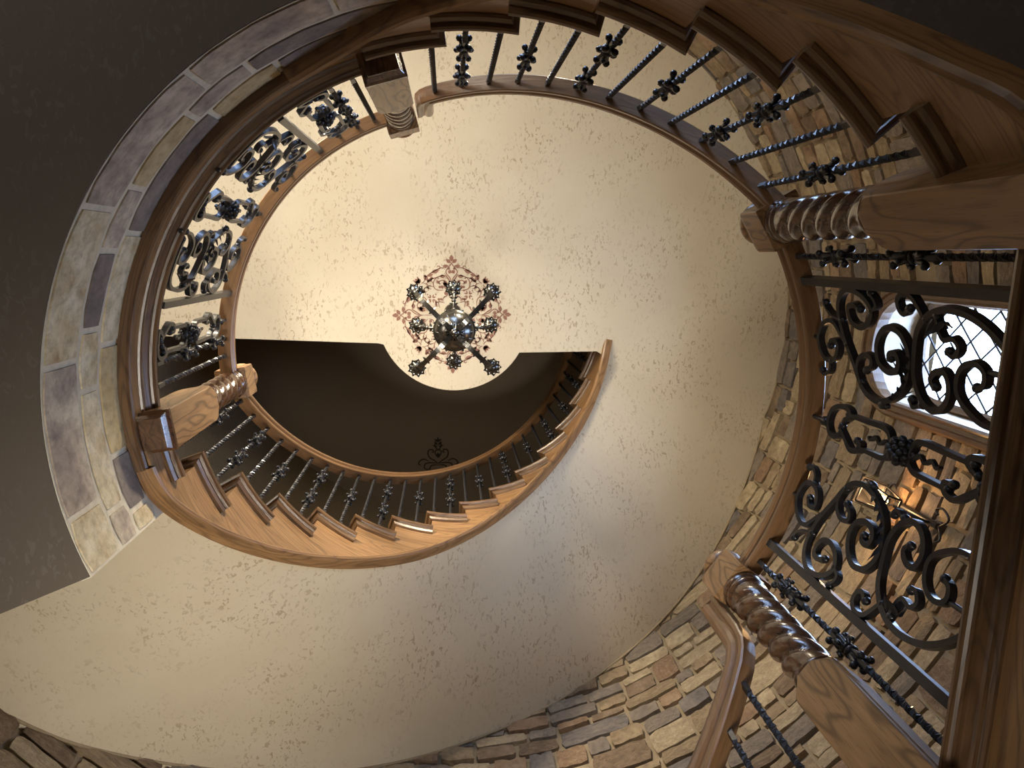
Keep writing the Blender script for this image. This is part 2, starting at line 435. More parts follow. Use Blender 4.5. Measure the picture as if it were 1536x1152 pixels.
# rubble stones of the round wall
def stone_mesh(k):
    rnd = random.Random(100 + k); nx, nz = 5, 4; mb = MB(); front = []
    for j in range(nz):
        row = []
        for i in range(nx):
            u = -0.5 + i/(nx-1); w = -0.5 + j/(nz-1)
            edge = i in (0, nx-1) or j in (0, nz-1)
            corner = i in (0, nx-1) and j in (0, nz-1)
            uu = u + rnd.uniform(-0.04, 0.04); ww = w + rnd.uniform(-0.06, 0.06)
            if edge: uu = max(-0.5, min(0.5, uu*0.99)); ww = max(-0.5, min(0.5, ww*0.98))
            if corner: uu *= rnd.uniform(0.90, 1.0); ww *= rnd.uniform(0.86, 1.0)
            dd = rnd.uniform(0.74, 0.95) if edge else rnd.uniform(0.85, 1.12)
            row.append((uu, -dd, ww))
        front.append(row)
    mb.grid(front, smooth=False)
    loop = front[0] + [r[-1] for r in front[1:]] + front[-1][-2::-1] + [r[0] for r in front[-2:0:-1]]
    back = [(p[0]*1.01, 0.15, p[2]*1.01) for p in loop]
    n = len(loop)
    mb.add(loop + back, [(i, (i+1) % n, n + (i+1) % n, n + i) for i in range(n)])
    me = mb.mesh('stone', STONES[0]); mb.fix(me)
    return me
SM = [stone_mesh(k) for k in range(14)]
ZMIN = [(-60, 2.0), (-40, 2.2), (-20, 2.3), (15, 2.3), (28, 2.5), (38, 2.75), (50, 3.1), (65, 3.45), (80, 3.7), (100, 3.85), (125, 3.55), (140, 3.2), (150, 3.0)]
def zmax(a): return (OUT3 and interp(OUT3, a) if a > 18.5 else ZS) - 0.005
rects = []
rnd = random.Random(5)
z = 2.0
while z < 6.42:
    hb = rnd.choice([0.30, 0.34, 0.38, 0.26]); s = radians(-60) * RW
    while s < radians(152) * RW:
        w = rnd.choice([0.24, 0.32, 0.4, 0.5, 0.58]); k = rnd.random()
        if k < 0.16 and w < 0.45: rects.append((s, z, w*0.8, hb)); w *= 0.8
        elif k < 0.62:
            h1 = hb*rnd.uniform(0.38, 0.62)
            for (zz, hh) in ((z, h1), (z + h1, hb - h1)):
                if w > 0.45 or rnd.random() < 0.35 and w > 0.3:
                    f = rnd.uniform(0.36, 0.64); rects.append((s, zz, w*f, hh)); rects.append((s + w*f, zz, w*(1-f), hh))
                else: rects.append((s, zz, w, hh))
        else:
            f = rnd.uniform(0.5, 0.7); rects.append((s, z, w, hb*f))
            g = rnd.uniform(0.4, 0.6)
            if w > 0.28: rects.append((s, z+hb*f, w*g, hb*(1-f))); rects.append((s+w*g, z+hb*f, w*(1-g), hb*(1-f)))
            else: rects.append((s, z+hb*f, w, hb*(1-f)))
        s += w
    z += hb
def seen_rank(r):
    s, z, w, h = r; a = degrees((s + w/2)/RW); zc = z + h/2
    d2 = (RW*cos(radians(a)) + AXO[0])**2 + (RW*sin(radians(a)) + AXO[1])**2
    return -(w*h) * sqrt(d2) / (d2 + zc*zc)**1.5
stones = []
for (s, z, w, h) in rects:
    a0, a1 = degrees(s/RW), degrees((s+w)/RW); ac = (a0+a1)/2
    if ac < -50 or ac > 148: continue
    if z + h < interp(ZMIN, ac): continue
    top = min(zmax(a0), zmax(a1), zmax(ac))
    if z > max(zmax(a0), zmax(a1)) + 0.01: continue
    sw0 = s - radians(WIN_AZ)*RW
    pts = [(sw0 + w*p, z + h*q) for p in (0, .5, 1) for q in (0, .5, 1)]
    nin = sum(in_window(u, v, 0.0) for u, v in pts)
    if nin >= 4: continue
    stones.append((s, z, w, h))
stones.sort(key=seen_rank)
WL = wall_round.location
def stone_matrix(s, z, w, h, r):
    a = (s + w/2)/RW
    c = Vector(((RW + 0.004)*cos(a), (RW + 0.004)*sin(a), z + h/2 + H))
    er = Vector((cos(a), sin(a), 0)); et_ = Vector((-sin(a), cos(a), 0))
    M = Matrix((et_, er, Vector((0, 0, 1)))).transposed().to_4x4()
    M.translation = c
    sx = 1 if r.random() < .5 else -1; sz = 1 if r.random() < .5 else -1
    return M @ Matrix.Rotation(r.uniform(-0.03, 0.03), 4, 'Y') @ Matrix.Diagonal((max(w - 0.021, 0.03), r.uniform(0.034, 0.060), max(h - 0.021, 0.02), 1))
wts = [0.28, 0.2, 0.2, 0.14, 0.1, 0.08]
extra = {}
for n, (s, z, w, h) in enumerate(stones):
    r = random.Random(1000 + n); me = SM[r.randrange(14)]
    mi = r.choices(range(6), wts)[0]
    M = stone_matrix(s, z, w, h, r)
    if n < 300:
        o = bpy.data.objects.new('stone', me); COL.objects.link(o); o.parent = wall_round
        o.matrix_basis = Matrix.Translation(-WL) @ M
        o.material_slots[0].link = 'OBJECT'; o.material_slots[0].material = STONES[mi]
    else:
        e = extra.setdefault(mi, MB())
        e.add([M @ v.co for v in me.vertices], [tuple(p.vertices) for p in me.polygons])
rub = MB(); fi = []
mats_used = sorted(extra)
for mi in mats_used:
    rub.add(extra[mi].v, extra[mi].f); fi += [mats_used.index(mi)] * len(extra[mi].f)
if mats_used:
    ro = rub.build('stone_rubble', None, wall_round)
    for mi in mats_used: ro.data.materials.append(STONES[mi])
    ro.data.polygons.foreach_set('material_index', fi); ro['kind'] = 'stuff'

mb = MB(); mb.tube([P(2.80, a, interp(OUT3, a) - .004) for a in frange(165, 18.5, 100)] + [P(2.81, a, ZS - .004) for a in frange(17, -70, 50)], .009, 6); mb.build('mortar_bead', MORTAR, wall_round)
# arched window: casing, reveal, sash, leaded glass
def arch_pts(hw, z0, zs_, n=16):
    pts = [(-hw, z0)] + [(-hw, zs_)] + [(-hw*cos(pi*i/n), zs_ + hw*sin(pi*i/n)) for i in range(1, n)] + [(hw, zs_), (hw, z0)]
    return pts
def WP(s_, z, rho):
    a = WIN_AZ + degrees(s_/RW)
    return P(rho, a, z)
def arch_sweep(mb, prof, z0=WIN_BOT, zs_=WIN_SPR, smooth=False):
    """prof: list of (half width, rho)"""
    cols = [arch_pts(hw, z0 + (WIN_HW - hw), zs_) for hw, r in prof]
    rows = []
    for i in range(len(cols[0])):
        rows.append([WP(cols[j][i][0], cols[j][i][1], prof[j][1]) for j in range(len(prof))])
    rows.append(rows[0])
    mb.sweep(rows, smooth, False)
mb = MB(); arch_sweep(mb, [(0.43, 2.86), (0.43, 2.775), (0.415, 2.755), (0.395, 2.755), (0.385, 2.77), (0.36, 2.775), (0.345, 2.765), (0.33, 2.785), (0.33, 2.86)])
win = struct(mb.build('window_1', DOAK))
mb = MB(); arch_sweep(mb, [(0.335, 2.80), (0.335, 3.2), (0.36, 3.2), (0.36, 2.80)]); mb.build('window_reveal', JAMB, win)
mb = MB(); arch_sweep(mb, [(0.334, 3.08), (0.32, 3.06), (0.295, 3.06), (0.28, 3.08), (0.28, 3.14), (0.334, 3.14)]); mb.build('sash', DOAK, win)
gp = arch_pts(0.285, WIN_BOT + 0.14, WIN_SPR)
mb = MB(); fr = [WP(x, z, 3.104) for x, z in gp]; bk = [WP(x, z, 3.112) for x, z in gp]; n = len(gp)
mb.add(fr + bk, [tuple(range(n)), tuple(range(2*n-1, n-1, -1))] + [(i, (i+1) % n, n+(i+1) % n, n+i) for i in range(n)])
mb.build('pane', GLASS, win)
def clip_seg(p, q):
    inside = lambda t: (lambda x, z: (abs(x) < 0.285 and WIN_BOT + 0.14 < z <= WIN_SPR) or (z > WIN_SPR and hypot(x, z - WIN_SPR) < 0.285))(p[0] + (q[0]-p[0])*t, p[1] + (q[1]-p[1])*t)
    ts = [i/200 for i in range(201) if inside(i/200)]
    return (ts[0], ts[-1]) if len(ts) > 3 else None
for sgn in (1, -1):
    for k in range(-4, 14):
        p = (-0.3, 3.0 + 0.22*k - 0.3*1.2*sgn); q = (0.3, 3.0 + 0.22*k + 0.3*1.2*sgn)
        c = clip_seg(p, q)
        if not c: continue
        mb = MB(); mb.tube([WP(p[0] + (q[0]-p[0])*t, p[1] + (q[1]-p[1])*t, 3.10) for t in (c[0], c[1])], 0.007, 5)
        mb.build('lead_came', LEAD, win)

# plaster under the top landing: hall side, with a round bay about the chandelier; hangs out to the stone wall
NC = (-0.045, 0.0); NR = 0.628
outline = [(-6.2, -0.02), (-1.81, 0.176), (-0.673, 0.225)]
a0 = atan2(0.235, -0.60); a1 = atan2(0.304, 0.56)
# the bay bulges south
s0, s1 = degrees(a0), degrees(a1)
for t in frange(158, 30, 24):
    outline.append((NC[0] + NR*cos(radians(t)), NC[1] + NR*sin(radians(t))))
outline += [(1.157, 0.311), (1.235, 0.36)] + [(r*cos(radians(18.5)), r*sin(radians(18.5))) for r in (1.30, 1.6, 2.0, 2.4, 2.86)]
outline += [(2.86*cos(radians(a)), 2.86*sin(radians(a))) for a in (10, 0, -10, -20, -30, -40, -50, -60, -70, -78)] + [(2.86*cos(radians(-78)), -6.2), (-6.2, -6.2)]
def slab(name, pts, z0, z1, mat):
    mb = MB(); n = len(pts)
    b = [(x, y, z0 + H) for x, y in pts]; t = [(x, y, z1 + H) for x, y in pts]
    mb.add(b + t, [tuple(range(n)), tuple(range(2*n-1, n-1, -1))] + [(i, (i+1) % n, n+(i+1) % n, n+i) for i in range(n)])
    return struct(mb.build(name, mat))
slab('ceiling', outline, ZS, L3, PLASTER)
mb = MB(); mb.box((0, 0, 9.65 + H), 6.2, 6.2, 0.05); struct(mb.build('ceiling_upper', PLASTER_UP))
# dark ceiling of the ground-floor hall under the second landing
def sector(name, azs, r0, r1, z0, z1, mat):
    mb = MB(); mb.ring(azs, [(r0, z0), (r1, z0), (r1, z1), (r0, z1)]); return struct(mb.build(name, mat))
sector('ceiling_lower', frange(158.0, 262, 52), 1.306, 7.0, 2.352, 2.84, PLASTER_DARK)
# helical plaster soffits under the flights
def soffit(name, azs, inner, outer, mat):
    rs = frange(1.285, RW + 0.01, 10); mb = MB()
    rows = []
    for a in azs:
        zi, zo = inner(a), outer(a)
        rows.append([P(r, a, zi + (zo - zi)*(3*((r-1.285)/(RW-1.285))**2 - 2*((r-1.285)/(RW-1.285))**3)) for r in rs])
    mb.grid(rows, smooth=True)
    up = [[Vector((p.x, p.y, p.z + 0.1)) for p in r] for r in rows]
    mb.grid(up, smooth=True)
    for e in (0, -1): mb.grid([rows[e], up[e]], smooth=False)
    return struct(mb.build(name, mat, None, False))
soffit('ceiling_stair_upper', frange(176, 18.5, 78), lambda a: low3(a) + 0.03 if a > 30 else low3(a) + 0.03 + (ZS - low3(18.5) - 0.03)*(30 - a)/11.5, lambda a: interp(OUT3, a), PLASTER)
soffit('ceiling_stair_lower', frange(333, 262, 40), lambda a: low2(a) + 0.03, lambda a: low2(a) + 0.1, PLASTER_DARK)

# stone band on the face of the second landing
mb = MB(); mb.ring(frange(157.8, 264, 60), [(1.304, 2.358), (1.335, 2.358), (1.335, 3.0), (1.304, 3.0)])
band = struct(mb.build('wall_west_band', MORTAR_L))
def band_stone(a0, a1, z0, z1, mat, trim=True):
    mb = MB(); g = 0.5 if trim else 0.0
    ai = frange(a0 + g, a1 - g, max(3, int(abs(a1 - a0)/3)))
    rows = []
    rr = random.Random(int(a0*7 + z0*100))
    for i, a in enumerate(ai):
        e = 0.008 if i in (0, len(ai)-1) else 0.0
        j0, j1 = rr.uniform(-.003, .003), rr.uniform(-.003, .003)
        rows.append([P(1.318, a, z0 + .009 + e + j0), P(1.299, a, z0 + .013 + e + j0), P(1.297, a, (z0+z1)/2), P(1.299, a, z1 - .013 - e + j1), P(1.318, a, z1 - .009 - e + j1)])
    mb.sweep(rows)
    o = mb.build('stone', mat, band)
C1 = [157.8, 166.1, 187.0, 209.2, 230.8, 251.2, 264]
C2 = [157.8, 163.6, 182.1, 190.7, 202.7 + 5, 226.0, 236.7, 264]
C2 = [157.8, 163.6, 182.1, 191.0, 203.0, 213.0, 226.0, 236.7, 264]
C3 = [157.8, 161.5, 170.7, 188.2, 205.9, 227.9, 239.9, 264]
for lst, z0, z1, ms in ((C1, 2.355, 2.587, [0, 1, 0, 1, 1, 1]), (C2, 2.587, 2.735, [1, 0, 0, 2, 1, 3, 1, 2]), (C3, 2.735, 2.9, [0, 2, 3, 0, 2, 3, 2])):
    for a0, a1, mi in zip(lst, lst[1:], ms): band_stone(a0, a1, z0, z1, BAND[mi])

# ------------------------------------------------------------------ landing edges (fascia board, bead, nosing)
def fascia(name, azs, floor, bottom, rf, off=lambda a: 0.0):
    mb = MB()
    def rg(prof): mb.sweep([[P(r + off(a), a, z) for r, z in prof] for a in azs])
    rg([(rf, bottom + .03), (rf + .05, bottom + .03), (rf + .05, floor - .03), (rf, floor - .03)])
    o = struct(mb.build(name, OAK))
    mb = MB(); z = bottom
    rg([(rf + .055, z), (rf - .002, z), (rf - .010, z + .008), (rf - .014, z + .020), (rf - .010, z + .032), (rf + .002, z + .038), (rf + .055, z + .038)])
    mb.build('bead_moulding', DOAK, o)
    mb = MB(); z = floor
    rg([(rf + .05, z), (rf - .038, z), (rf - .045, z - .006), (rf - .048, z - .018), (rf - .045, z - .030), (rf - .036, z - .036), (rf - .027, z - .038), (rf - .025, z - .052), (rf - .014, z - .068), (rf - .010, z - .070), (rf - .008, z - .080), (rf + .002, z - .083), (rf + .05, z - .083)])
    mb.build('nosing_moulding', DOAK, o)
    return o
fascia('trim_1', frange(166.3, 256, 60), L2, 2.882, 1.272)
# straight trimmed edge of the lower landing
def beam(name, a, b, prof):
    a, b = Vector(a), Vector(b); d = (b - a).normalized(); n = Vector((-d.y, d.x)).normalized()
    if n.x < 0: n = -n
    mb = MB()
    for pr in prof[1:]: pass
    mb.sweep([[Vector((p.x + n.x*u, p.y + n.y*u, z + H)) for u, z in prof] for p in (a, a + (b - a)*.25, a + (b - a)*.5, a + (b - a)*.75, b)])
    return mb
BA, BB = (1.075, -0.85), (0.985, 1.02); zt = 1.50
o = struct(beam('trim_2', BA, BB, [(.062, zt - .06), (.062, zt - .52), (.26, zt - .52), (.26, zt - .06)]).build('trim_2', OAK))
beam('nosing_moulding', BA, BB, [(.26, zt), (.006, zt), (.001, zt - .006), (0, zt - .014), (.003, zt - .024), (.010, zt - .028), (.018, zt - .029), (.020, zt - .040), (.032, zt - .054), (.040, zt - .057), (.043, zt - .066), (.054, zt - .070), (.26, zt - .070)]).build('nosing_moulding', DOAK, o)
mb = MB(); mb.ring(frange(176, 264, 50), [(1.325, L2 - .16), (7.0, L2 - .16), (7.0, L2 - .03), (1.325, L2 - .03)]); struct(mb.build('floor_landing_upper', OAK))
slab('floor_landing_lower', [(1.2, -0.80), (1.115, 0.98), (2.2, 1.72)] + [(2.8*cos(radians(a)), 2.8*sin(radians(a))) for a in (30, 20, 10, 0, -10, -20, -28)], L1 - .2, L1 - .01, OAK)

# ------------------------------------------------------------------ stair flights
def flight(label, treads, start_z, low, az_lo, az_hi, bead_azs, extra_top, ro=1.85):
    """treads: [(az of front tip, z top)], ascending with falling azimuth"""
    base = P(RF, treads[0][0], low(treads[0][0]) if low else start_z)
    t = thing('stair_flight', base, label, 'stairs')
    step = abs(treads[-1][0] - treads[-2][0])
    tr = sorted(treads, key=lambda q: q[1])
    prof = [(0, 0), (.034, 0), (.041, -.006), (.044, -.018), (.041, -.03), (.034, -.036), (.022, -.037), (.021, -.046), (.013, -.060), (.004, -.066), (0, -.066)]
    RI = RF
    for k, (a, z) in enumerate(tr):
        az_f = a - degrees(0.046/1.2)            # riser face
        a_end = a - step - 2.5
        mb = MB()
        mb.ring(frange(az_f, az_f - step - (0.5 if k < len(tr)-1 else 0), 5), [(RF - .002, z - .036), (ro, z - .036), (ro, z), (RF - .002, z)])
        td = mb.build('tread', OAK, t)
        rows = []
        for rho in (ro, None):
            rows.append([P(rho if rho else RI - d, az_f + degrees(d/(rho if rho else RI - d)), z + dz) for d, dz in prof])
        for aa in frange(az_f - 0.8, a_end, 5):
            rows.append([P(RI - d, aa, z + dz) for d, dz in prof])
        mb = MB(); mb.sweep(rows, False); mb.build('tread_nosing', DOAK, td)
        zb = tr[k-1][1] if k else start_z
        mb = MB(); mb.ring([az_f - 0.1, az_f - 1.2], [(RF, zb - .04), (ro, zb - .04), (ro, z - .03), (RF, z - .03)])
        mb.build('riser', OAK, t)
    # stringer face following the saw-tooth
    mb = MB(); u0 = 0
    cells = [(az_hi, tr[0][0] - 2.2, start_z - .02)]
    for k, (a, z) in enumerate(tr):
        nx = tr[k+1][0] - 2.2 if k + 1 < len(tr) else az_lo
        cells.append((a - 2.2, nx, z - .02))
    if extra_top is not None: cells[-1] = (cells[-1][0], cells[-1][1], extra_top)
    for (b, e, zt) in cells:
        if b - e < 0.05: continue
        aa = frange(b, e, max(2, int((b - e)/2)))
        rows = [[P(RF, a, min(low(a) + .03, zt - .01)), P(RF, a, zt), P(RF + .04, a, zt), P(RF + .04, a, min(low(a) + .03, zt - .01))] for a in aa]
        us = [-radians(a)*RF for a in aa]
        n = 4; vs = [p for r in rows for p in r]; fs = []; uv = []
        for i in range(len(aa)-1):
            for j in range(4):
                kk = (j+1) % 4
                f = (i*4+j, i*4+kk, (i+1)*4+kk, (i+1)*4+j); fs.append(f)
                uv.append([(us[i] if q < (i+1)*4 else us[i+1], vs[q].z) for q in f])
        mb.add(vs, fs, uv)
        mb.cap(rows[0]); mb.cap(rows[-1])
    mb.build('stringer', OAK, t)
    mb = MB(); mb.ring(bead_azs, [(1.305, 0), (1.256, 0), (1.243, .010), (1.237, .026), (1.243, .044), (1.254, .052), (1.305, .052)], False, True, low)
    mb.build('bead_moulding', OAK, t)
    return t
flight('upper flight of oak stairs sweeping along the bottom of the stairwell to the top landing', T3, L2, low3, 9.5, 171.5, frange(166.4, 9.5, 90), 6.98)
flight('lower dark-looking oak flight rising across the top of the photo to the stone-banded landing', T2, L1, low2, 250, 333, frange(333, 240, 60), None)
low1 = lambda a: interp([(40, 0.9), (130, -0.8)], a)
T1s = [(47.5 + 10.6*k, 1.49 - 0.19*(k+1)) for k in range(7)]
flight('bottom flight of oak stairs descending from the lower right newel post', [(a + 0.0, z) for a, z in T1s], T1s[-1][1] - .19, low1, 38, 118, frange(118, 40, 30), None)

# ------------------------------------------------------------------ newel posts
def newel(az, floor, base_top, cap_lo, foot, label, plinth=None, plain_side=None):
    base = P(RC, az, foot)
    t = thing('newel_post', base, label, 'newel post', None)
    t.rotation_euler = (0, 0, radians(az))
    def B(mb, name, mat, par=t):
        me = mb.mesh(name, mat); mb.fix(me)
        o = bpy.data.objects.new(name, me); COL.objects.link(o); o.parent = par; return o
    h = 0.079; zb = base_top - foot
    # square foot with lamb's-tongue corners
    def sq(hh, z, ch):
        c = hh - ch
        return [(hh, -c, z), (hh, c, z), (c, hh, z), (-c, hh, z), (-hh, c, z), (-hh, -c, z), (-c, -hh, z), (c, -hh, z)]
    mb = MB(); mb.sweep([sq(h, .06, .004), sq(h, zb - .075, .004), sq(h, zb - .05, .012), sq(h*0.985, zb - .02, .036), sq(h*0.96, zb, .046)])
    B(mb, 'base_block', OAKO)
    # turned rings and rope-twist shaft
    zt = cap_lo - foot
    mb = MB()
    mb.lathe([(.01, zb), (.070, zb), (.076, zb+.008), (.076, zb+.016), (.068, zb+.022), (.066, zb+.03)], n=28)
    B(mb, 'turned_ring', DOAKO); mb = MB()
    mb.lathe([(.066, zt-.085), (.072, zt-.078), (.072, zt-.068), (.066, zt-.062), (.068, zt-.056), (.075, zt-.05), (.077, zt-.04), (.073, zt-.032), (.068, zt-.03), (.072, zt-.024), (.078, zt-.014), (.078, zt-.004), (.01, zt)], n=28)
    B(mb, 'turned_ring', DOAKO)
    mb = MB(); z0, z1 = zb + .02, zt - .075; rows = []; N = 64; K = 36
    pitch = 0.285
    for i in range(N+1):
        z = z0 + (z1 - z0)*i/N; e = min(i, N-i)/N; amp = min(1.0, e/0.10)
        ph = 2*pi*(z - z0)/pitch
        row = []
        for k in range(K):
            th = 2*pi*k/K; rr = .073*(1 - amp*0.27*(1 - abs(cos(1.5*(th + ph)))**0.75))
            row.append((rr*cos(th), rr*sin(th), z))
        rows.append(row)
    mb.sweep(rows, True)
    B(mb, 'twisted_shaft', DOAKO)
    mb = MB(); hb = .165
    mb.sweep([sq(h, zt, .003), sq(h, zt + hb - .02, .003), sq(h*.96, zt + hb, .01), sq(h*.82, zt + hb + .006, .02)])
    B(mb, 'cap_block', OAKO)
    mb = MB(); mb.lathe([(.066, zt+hb), (.066, zt+hb+.012), (.078, zt+hb+.022)] + [(.082*cos(pi/2*i/7), zt+hb+.034 + .075*sin(pi/2*i/7)) for i in range(7)] + [(.001, zt+hb+.109)], n=24)
    B(mb, 'dome_finial', OAKO)
    if foot > 2: mb = MB(); mb.sweep([sq(.058, 0, .002), sq(.060, .012, .002), sq(.062, .016, .002), sq(.070, .036, .002), sq(.071, .042, .002), sq(.080, .052, .002), sq(.081, .066, .002), sq(.076, .075, .002)])
    if foot > 2: B(mb, 'drop_moulding', DOAKO)
    return t
newel(330.3, L1, 2.00, 2.625, 1.30, 'dark twisted newel post jutting in at the right edge beside the lower flight')
newel(36.8, L1, 2.00, 2.615, 1.30, 'twisted newel post at the lower right corner carrying the bent handrail')
newel(254.8, L2, 3.57, 4.10, 2.91, 'pale-sided twisted newel post at the top left where the stone-banded landing begins')
newel(172.0, L2, 3.56, 4.075, 2.91, 'golden twisted newel post at the left foot of the upper flight')

# ------------------------------------------------------------------ balustrades
RAIL = [(-.030, 0), (.030, 0), (.034, .006), (.034, .020), (.027, .028), (.026, .036), (.036, .048), (.038, .062), (.032, .076), (.018, .085), (0, .088), (-.018, .085), (-.032, .076), (-.038, .062), (-.036, .048), (-.026, .036), (-.027, .028), (-.034, .020), (-.034, .006)]
def rail_rows(path):
    pts = [P(RC, a, z) for a, z in path]; rows = []
    for i, p in enumerate(pts):
        t = (pts[min(i+1, len(pts)-1)] - pts[max(i-1, 0)]).normalized()
        if 0 < i < len(pts)-1:
            t1 = (pts[i] - pts[i-1]).normalized(); t2 = (pts[i+1] - pts[i]).normalized(); t = (t1 + t2).normalized()
            sc = 1/max(0.5, t.dot(t2))
        else: sc = 1
        a = radians(path[i][0]); r = Vector((cos(a), sin(a), 0))
        n = t.cross(r).normalized()
        rows.append([p + r*x + n*(y*sc) for x, y in RAIL])
    return rows
def balustrade(label, path, loc):
    t = thing('balustrade', loc, label, 'balustrade')
    mb = MB(); mb.sweep(rail_rows(path), False); mb.build('handrail', RAILW, t)
    return t
def twist_bar(par, az, z0, z1, name='baluster', hw=.0095, flat=()):
    """square bar twisted like rope; flat: z ranges left straight"""
    mb = MB(); n = max(8, int((z1 - z0)/.011)); rows = []; ang = radians(az) + pi/4
    for i in range(n+1):
        z = z0 + (z1 - z0)*i/n
        if z0 + .07 < z < z1 - .05 and not any(abs(z - c) < .10 for c in flat): ang += radians(27)
        c = P(RC, az, z)
        rows.append([c + Vector((hw*1.414*cos(ang + k*pi/2), hw*1.414*sin(ang + k*pi/2), 0)) for k in range(4)])
    mb.sweep(rows); return mb.build(name, IRON, par)
def collar_mesh():
    mb = MB()
    for z, r, w in ((-.012, .020, .010), (.010, .017, .007)):
        mb.lathe([(.010, z-w), (r, z-w*.6), (r+.003, z), (r, z+w*.6), (.010, z+w)], n=10)
    for s in (1, -1):
        mb.lathe([(.011, s*.055), (.017, s*.035), (.013, s*.02)], n=8)
        for k in range(4):
            a = pi/4 + k*pi/2; d = Vector((cos(a), sin(a), 0))
            pts = [d*.010 + Vector((0, 0, s*.018)), d*.015 + Vector((0, 0, s*.042)), d*.017 + Vector((0, 0, s*.062)), d*.022 + Vector((0, 0, s*.072))]
            mb.tube(pts, [.007, .009, .009, .007], 5)
            q = d*.025 + Vector((0, 0, s*.070)); mb.ball(q, .0125, 8, 5)
    for k in range(4):
        a = k*pi/2; d = Vector((cos(a), sin(a), 0))
        mb.tube([d*.012 + Vector((0, 0, .012)), d*.021 + Vector((0, 0, .03)), d*.029 + Vector((0, 0, .032)), d*.031 + Vector((0, 0, .022))], [.006, .007, .007, .005], 5)
        mb.ball(d*.030 + Vector((0, 0, .018)), .0085, 7, 4)
    me = mb.mesh('collar', IRON); mb.fix(me); return me
COLLAR = collar_mesh()
def collar(par, az, z):
    o = bpy.data.objects.new('collar', COLLAR); COL.objects.link(o); o.parent = par
    o.location = P(RC, az, z) - Vector(wloc(par)); o.rotation_euler = (0, 0, radians(az))
def baluster(par, az, z0, z1, cz=()):
    b = twist_bar(par, az, z0, z1, 'baluster', .0085 if not cz else .008, cz if len(cz) > 1 else ())
    for c in cz: collar(b, az, c)
    return b
def square_post(par, az, z0, z1, hw=.015):
    mb = MB(); c = P(RC, az, (z0+z1)/2); mb.box(c, hw, hw*.9, (z1-z0)/2, Matrix.Rotation(radians(az), 3, 'Z'))
    mb.build('flat_post', IRON, par)

def spline(pts, n=4):
    out = []
    for i in range(len(pts)-1):
        p0 = Vector(pts[max(i-1, 0)]); p1 = Vector(pts[i]); p2 = Vector(pts[i+1]); p3 = Vector(pts[min(i+2, len(pts)-1)])
        for k in range(n):
            t = k/n
            out.append(0.5*((2*p1) + (p2-p0)*t + (2*p0-5*p1+4*p2-p3)*t*t + (3*p1-p0-3*p2+p3)*t**3))
    out.append(Vector(pts[-1])); return out
def scroll_bar(mb, pts2, az0, zf, su=1.0, w=.0085, th=.011, taper=True, blob=(True, True), dr=0.0):
    """flat bar scroll in the plane of the balustrade: pts2 = (u along arc, v up)"""
    q = spline([(p[0], p[1]) for p in pts2], 4); n = len(q); rows = []
    for i, p in enumerate(q):
        t = (q[min(i+1, n-1)] - q[max(i-1, 0)]).normalized(); nn = Vector((-t.y, t.x))
        e = min(i, n-1-i); ww = w*(0.75 + 0.25*min(1, e/6)) if taper else w
        row = []
        for a, b in ((-1, -1), (1, -1), (1, 1), (-1, 1)):
            uv = p + nn*(a*ww); row.append(P(RC + b*th + dr, az0 + degrees(uv.x*su/RC), zf + uv.y))
        rows.append(row)
    mb.sweep(rows)
    for e, flag in ((0, blob[0]), (-1, blob[1])):
        if flag:
            p = q[e]; c = P(RC + dr, az0 + degrees(p.x*su/RC), zf + p.y)
            mb.ball(c, .0145, 8, 5)
def leaf(mb, base, tip, width, curl, side, n=5):
    """bent pointed leaf from base to tip"""
    base, tip, curl = Vector(base), Vector(tip), Vector(curl); d = (tip - base); s = d.cross(curl).normalized() if side is None else Vector(side).normalized()
    rows = []
    for i in range(n+1):
        t = i/n; w = width*sin(pi*min(1, t*0.85 + 0.15))*(1 - t*0.4) + .0008
        c = base + d*t + curl*(t*t)
        rows.append([c - s*w, c + curl.normalized()*(-w*0.35), c + s*w])
    mb.grid(rows, smooth=True)
    mb.grid([[p + curl.normalized()*.003 for p in r] for r in rows], smooth=True)
A1 = [(0.081, 0.577), (0.068, 0.599), (0.075, 0.632), (0.102, 0.638), (0.13, 0.619), (0.138, 0.573), (0.117, 0.529), (0.078, 0.504), (0.044, 0.525), (0.021, 0.572), (0.018, 0.628), (0.048, 0.677), (0.092, 0.701), (0.152, 0.697), (0.205, 0.678), (0.265, 0.641), (0.319, 0.607), (0.352, 0.564), (0.363, 0.5), (0.34, 0.429), (0.299, 0.378), (0.25, 0.353), (0.205, 0.343), (0.167, 0.352), (0.133, 0.379), (0.124, 0.43), (0.149, 0.475), (0.194, 0.503), (0.24, 0.496), (0.262, 0.453), (0.254, 0.411), (0.228, 0.395), (0.202, 0.406), (0.205, 0.437), (0.221, 0.444)]
